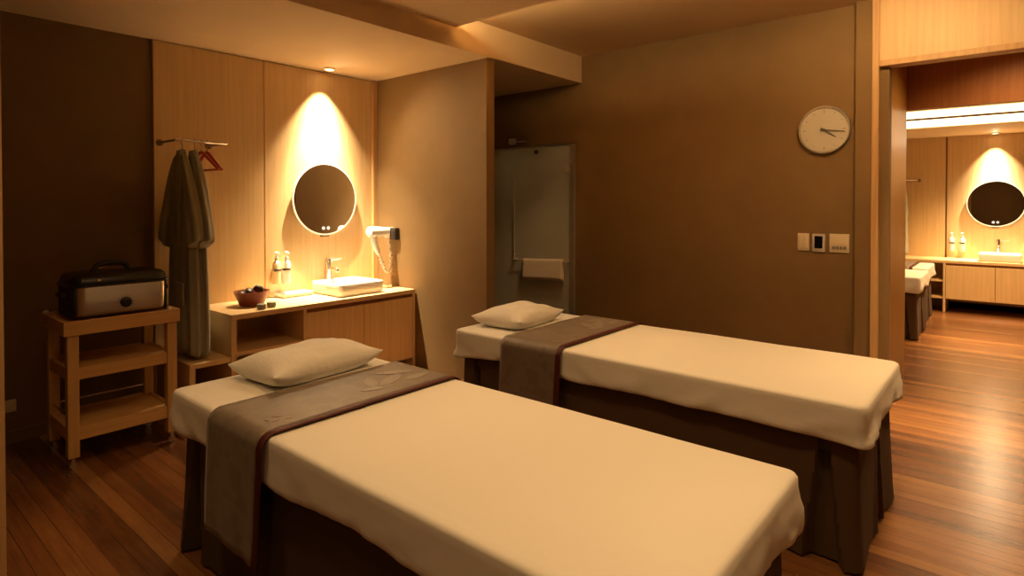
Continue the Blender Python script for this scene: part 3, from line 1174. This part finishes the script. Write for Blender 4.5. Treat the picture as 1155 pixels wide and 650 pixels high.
# ------------------------------------------------------------------ trolley and roaster
t = thing('wooden_trolley', 'beech trolley with two shelves under the roaster oven', 'trolley', (1.09, 3.82, 0), world=True)
X0, X1, Y0, Y1 = 0.822, 1.362, 3.60, 4.03
LW = 0.050
legs = [(X0 + 0.016, Y0 + 0.012), (X1 - 0.012 - LW, Y0 + 0.012), (X0 + 0.016, Y1 - 0.012 - LW), (X1 - 0.012 - LW, Y1 - 0.012 - LW)]
for (x, y) in legs:
    lg = obj('leg', bx(x, x + LW, y, y + LW, 0.062, 0.69, bev=0.003), CARTZ, t)
    cx, cy = x + LW / 2, y + LW / 2
    bm = lathe(B(), [(0.012, 0.062), (0.012, 0.045), (0.008, 0.04)], (cx, cy, 0), 14)
    lathe(bm, [(0.010, -0.009), (0.018, -0.009), (0.019, -0.006), (0.019, 0.006), (0.018, 0.009), (0.010, 0.009)], (cx, cy, 0.0195), 20, 'y')
    box(bm, cx - 0.008, cx + 0.008, cy - 0.014, cy - 0.010, 0.015, 0.05)
    box(bm, cx - 0.008, cx + 0.008, cy + 0.010, cy + 0.014, 0.015, 0.05)
    obj('caster', bm, CHROME, lg, smooth=True)
bm = bx(X0, X1, Y0, Y0 + 0.022, 0.685, 0.757, bev=0.002)
box(bm, X0, X1, Y1 - 0.022, Y1, 0.685, 0.757, bev=0.002)
box(bm, X0, X0 + 0.022, Y0 + 0.022, Y1 - 0.022, 0.685, 0.757, bev=0.002)
box(bm, X1 - 0.022, X1, Y0 + 0.022, Y1 - 0.022, 0.685, 0.757, bev=0.002)
obj('top_frame', bm, CARTX, t)
obj('top_board', bx(X0 + 0.022, X1 - 0.022, Y0 + 0.022, Y1 - 0.022, 0.715, 0.742), CARTX, t)
for (za, zb_) in ((0.455, 0.515), (0.146, 0.212)):
    bm = bx(X0 + 0.066, X1 - 0.062, Y0 + 0.020, Y0 + 0.040, za, zb_, bev=0.002)
    box(bm, X0 + 0.066, X1 - 0.062, Y1 - 0.040, Y1 - 0.020, za, zb_, bev=0.002)
    box(bm, X0 + 0.02, X0 + 0.042, Y0 + 0.062, Y1 - 0.062, za, zb_, bev=0.002)
    box(bm, X1 - 0.042, X1 - 0.02, Y0 + 0.062, Y1 - 0.062, za, zb_, bev=0.002)
    box(bm, X0 + 0.042, X1 - 0.042, Y0 + 0.040, Y1 - 0.040, zb_ - 0.022, zb_ - 0.006)
    obj('shelf', bm, CARTX, t)
bm = tube(B(), [(X0 + 0.06, Y1 - 0.045, 0.265), (X1 - 0.06, Y1 - 0.045, 0.265)], 0.006, 10)
tube(bm, [(X0 + 0.035, Y0 + 0.06, 0.262), (X0 + 0.035, Y1 - 0.06, 0.262)], 0.006, 10)
obj('guard_rail', bm, CHROME, t, smooth=True)
for (x, y) in ((X0 + 0.016, Y1 - 0.016), (X1 - 0.05, Y0 + 0.018), (X1 - 0.016, Y1 - 0.016)):
    obj('corner_pad', lathe(B(), [(0.013, 0.756), (0.013, 0.766), (0.007, 0.771)], (x, y, 0), 16), IVORY, t, smooth=True)

t = thing('roaster_oven', 'steel roaster oven with black domed lid on the wooden trolley', 'oven', (1.09, 3.82, 0.742), world=True)


def rbx(hx, hy, r, z, cx=1.103, cy=3.815):
    return [(cx + x, cy + y, z) for (x, y, _, _) in rrect(hx, hy, r, 8)]


ZR = 0.757
bm = B()
rings_loft(bm, [rbx(0.203, 0.128, 0.05, ZR + 0.002), rbx(0.221, 0.144, 0.058, ZR + 0.010), rbx(0.225, 0.148, 0.060, ZR + 0.03), rbx(0.225, 0.148, 0.060, ZR + 0.160), rbx(0.221, 0.144, 0.058, ZR + 0.162)])
obj('oven_body', bm, STEEL, t, smooth=True)
for sx in (-1, 1):     # black moulded end caps wrapping both short sides
    out = [(x, y) for (x, y, _, _) in rrect(0.2295, 0.1525, 0.062, 12) if sx * x > (0.215 if sx > 0 else 0.208)]
    out.sort(key=lambda p: p[1])
    bm = B()
    grid(bm, [[(1.103 + x, 3.815 + y, z) for x, y in out] for z in (ZR + 0.006, ZR + 0.05, ZR + 0.155)])
    o = obj('end_cap', bm, BLACKM, t, smooth=True)
    solid(o, 0.004)
    bm = bx(1.103 + sx * 0.241 - 0.012, 1.103 + sx * 0.241 + 0.014, 3.815 - 0.06, 3.815 + 0.06, ZR + 0.10, ZR + 0.125, bev=0.004)
    obj('side_handle', bm, BLACKM, t, smooth=True)
bm = B()
rings_loft(bm, [rbx(0.234, 0.157, 0.065, ZR + 0.158), rbx(0.239, 0.162, 0.068, ZR + 0.163), rbx(0.239, 0.162, 0.068, ZR + 0.170), rbx(0.228, 0.150, 0.06, ZR + 0.175),
                rbx(0.222, 0.144, 0.058, ZR + 0.206), rbx(0.208, 0.130, 0.05, ZR + 0.219), rbx(0.16, 0.09, 0.04, ZR + 0.226), rbx(0.03, 0.02, 0.015, ZR + 0.227)])
lid = obj('lid', bm, BLACK, t, smooth=True)
hx0, hz = 1.085, ZR + 0.222
bm = tube(B(), bez((hx0 - 0.085, 3.80, hz), (hx0 - 0.075, 3.80, hz + 0.055), (hx0 - 0.03, 3.80, hz + 0.046), (hx0, 3.80, hz + 0.046), 8) +
          bez((hx0, 3.80, hz + 0.046), (hx0 + 0.03, 3.80, hz + 0.046), (hx0 + 0.075, 3.80, hz + 0.055), (hx0 + 0.085, 3.80, hz), 8)[1:], 0.014, 12)
obj('lid_handle', bm, BLACKM, lid, smooth=True)
bm = bx(0.985, 0.998, 3.6635, 3.668, ZR + 0.186, ZR + 0.198, bev=0.001)
obj('lid_badge', bm, IVORY, lid)
bm = lathe(B(), [(0.028, 0.0), (0.028, -0.010), (0.022, -0.014), (0.020, -0.030), (0.016, -0.033)], (1.115, 3.668, ZR + 0.062), 28, 'y')
box(bm, 1.112, 1.118, 3.630, 3.640, ZR + 0.045, ZR + 0.082, bev=0.001)
obj('dial_knob', bm, BLACK, t, smooth=True)
bm = B()
for k in range(9):
    a = PI * (0.5 + 0.16 * (k - 4))
    x_, z_ = 1.115 + 0.037 * math.cos(a), ZR + 0.062 + 0.037 * math.sin(a)
    box(bm, x_ - 0.0012, x_ + 0.0012, 3.6655, 3.6672, z_ - 0.003, z_ + 0.003)
obj('dial_mark', bm, HAND, t)

# ------------------------------------------------------------------ things on the walls
bm = bx(0.690, 0.760, YA + 0.012, YA + 0.022, 0.175, 0.245, bev=0.004)
for dx in (-0.01, 0.01):
    box(bm, 0.725 + dx - 0.002, 0.725 + dx + 0.002, YA + 0.011, YA + 0.0125, 0.205, 0.218)
t = obj('wall_outlet', bm, IVORY, None, smooth=True, base=(0.725, YA + 0.022, 0.175))
tagit(t, 'ivory wall outlet low on the dark wall left of the trolley', 'outlet')

CY, CZ = 0.972, 1.850
t = thing('wall_clock', 'round wall clock with cream face on the brown wall', 'clock', (XC, CY, CZ), world=True)
bm = B()
lathe(bm, [(0.150, 0.0), (0.160, -0.004), (0.163, -0.020), (0.158, -0.034), (0.150, -0.034), (0.148, -0.024)], (XC, CY, CZ), 72, 'x', cap=False)
obj('clock_rim', bm, GREYM, t, smooth=True)
obj('clock_face', lathe(B(), [(0.149, -0.002), (0.149, -0.022)], (XC, CY, CZ), 72, 'x'), CLOCKF, t, smooth=True)
for k in range(12):
    a = k * PI / 6
    L_ = 0.012 if k % 3 else 0.018
    y_, z_ = math.sin(a), math.cos(a)
    pts = [(XC - 0.0235, CY - y_ * 0.132, CZ + z_ * 0.132), (XC - 0.0235, CY - y_ * (0.132 - L_), CZ + z_ * (0.132 - L_))]
    obj('hour_mark', tube(B(), pts, 0.002, 6), TICK, t)
for (nm, ang, ln, r0, dx) in (('minute_hand', 98, 0.128, 0.0036, -0.030), ('hour_hand', 126, 0.088, 0.0048, -0.027)):
    a = math.radians(ang)
    y_, z_ = math.sin(a), math.cos(a)
    pts = [(XC + dx, CY + y_ * 0.022, CZ - z_ * 0.022), (XC + dx, CY, CZ), (XC + dx, CY - y_ * ln, CZ + z_ * ln)]
    obj(nm, tube(B(), pts, [r0, r0 * 1.2, r0 * 0.7], 8), HAND, t, smooth=True)
obj('hand_pin', lathe(B(), [(0.009, -0.022), (0.009, -0.034), (0.005, -0.036)], (XC, CY, CZ), 20, 'x'), HAND, t, smooth=True)
obj('glass_cover', lathe(B(), [(0.1495, -0.0355), (0.1495, -0.0375)], (XC, CY, CZ), 72, 'x'), CLEAR, t, smooth=True)

# switch plates
t = thing('light_switch', 'ivory light switch, leftmost of the plates below the clock', 'switch', (XC, 1.100, 1.085), world=True)
obj('plate', bx(XC - 0.010, XC, 1.063, 1.137, 1.026, 1.146, bev=0.003), IVORY, t, smooth=True)
obj('rocker', bx(XC - 0.0145, XC - 0.009, 1.075, 1.098, 1.045, 1.127, bev=0.002), IVORY, t, smooth=True)
obj('rocker', bx(XC - 0.0145, XC - 0.009, 1.102, 1.125, 1.045, 1.127, bev=0.002), IVORY, t, smooth=True)
t = thing('thermostat', 'thermostat with black screen between the two switch plates', 'thermostat', (XC, 1.0, 1.085), world=True)
obj('bezel', bx(XC - 0.014, XC, 0.962, 1.044, 1.020, 1.144, bev=0.004), mat('silver_plastic', (0.55, 0.53, 0.5), 0.35), t, smooth=True)
obj('screen', bx(XC - 0.0165, XC - 0.013, 0.978, 1.028, 1.046, 1.130, bev=0.002), SCREEN, t)
t = thing('multi_switch', 'wide ivory switch plate with a row of small buttons, right of the thermostat', 'switch', (XC, 0.88, 1.085), world=True)
obj('plate', bx(XC - 0.010, XC, 0.818, 0.937, 1.022, 1.148, bev=0.003), IVORY, t, smooth=True)
for k in range(4):
    y = 0.835 + k * 0.0225
    obj('button', bx(XC - 0.0145, XC - 0.009, y, y + 0.018, 1.045, 1.066, bev=0.002), TICK, t)
obj('rocker', bx(XC - 0.013, XC - 0.009, 0.835, 0.920, 1.078, 1.132, bev=0.002), IVORY, t)

# towel over the shower door bar
def towel_bm():
    bm = B()
    rows = []
    y0_, y1_ = 3.072, 3.525
    prof = []
    R_ = 0.016
    zt = 0.822
    for i in range(8):                 # front flap
        prof.append((4.372 - R_ - 0.004 * (1 - i / 8), zt - 0.165 + 0.165 * i / 8, 0))
    for i in range(9):
        a = PI - PI * i / 8
        prof.append((4.372 + R_ * math.cos(a), zt + R_ * math.sin(a), 1))
    for i in range(1, 9):
        prof.append((4.372 + R_, zt - 0.185 * i / 8, 2))
    for (x, z, k) in prof:
        row = []
        for j in range(25):
            q = j / 24
            y = y0_ + (y1_ - y0_) * q + (0.035 if k == 2 else 0) * (1 if q > 0.5 else 0.3)
            h = max(0, (zt - z) / 0.17)
            row.append((x - (0.006 * h * abs(math.sin(q * 9 + 0.5)) if k == 0 else 0), y + 0.012 * h * (q - 0.5), z + 0.018 * (0.5 - q) + 0.006 * h * math.sin(q * 3)))
        rows.append(row)
    grid(bm, rows)
    return bm


o = obj('hand_towel', towel_bm(), TOWELM, None, smooth='all', base=(4.372, 3.30, 0.822))
solid(o, 0.010)
tagit(o, 'white hand towel folded over the bar of the glass shower door', 'towel')

# ------------------------------------------------------------------ cove and linear lights
t = thing('led_strip', 'warm light strip along the ceiling edge seen through the doorway', 'light strip', (8.37, 0.4, 2.30), world=True)
obj('upper_diffuser', bx(8.355, 8.389, -2.2, 3.0, 2.345, 2.425, bev=0.002), LEDM, t)
obj('lower_diffuser', bx(8.355, 8.389, -2.2, 3.0, 2.240, 2.318, bev=0.002), LEDM, t)
bm = bx(8.350, 8.389, -2.2, 3.0, 2.318, 2.326)
box(bm, 8.362, 8.389, -2.2, 3.0, 2.326, 2.337)
box(bm, 8.350, 8.389, -2.2, 3.0, 2.337, 2.345)
obj('aluminium_profile', bm, WHITEP, t)
t = thing('cove_light', 'light strip hidden on top of the dropped ceiling panel edge', 'light strip', (2.80, 0.8, 2.60), world=True)
obj('strip_base', bx(2.79, 2.825, -1.1, 2.85, 2.600, 2.606), WHITEP, t)
obj('strip_diffuser', bx(2.795, 2.820, -1.1, 2.85, 2.606, 2.616), COVEM, t)
# added unseen light, makes the stall glow through the frosted glass
area('shower_fill', (5.0, 3.6, 2.28), 0.15, 5.0, color=(1, 0.75, 0.45))
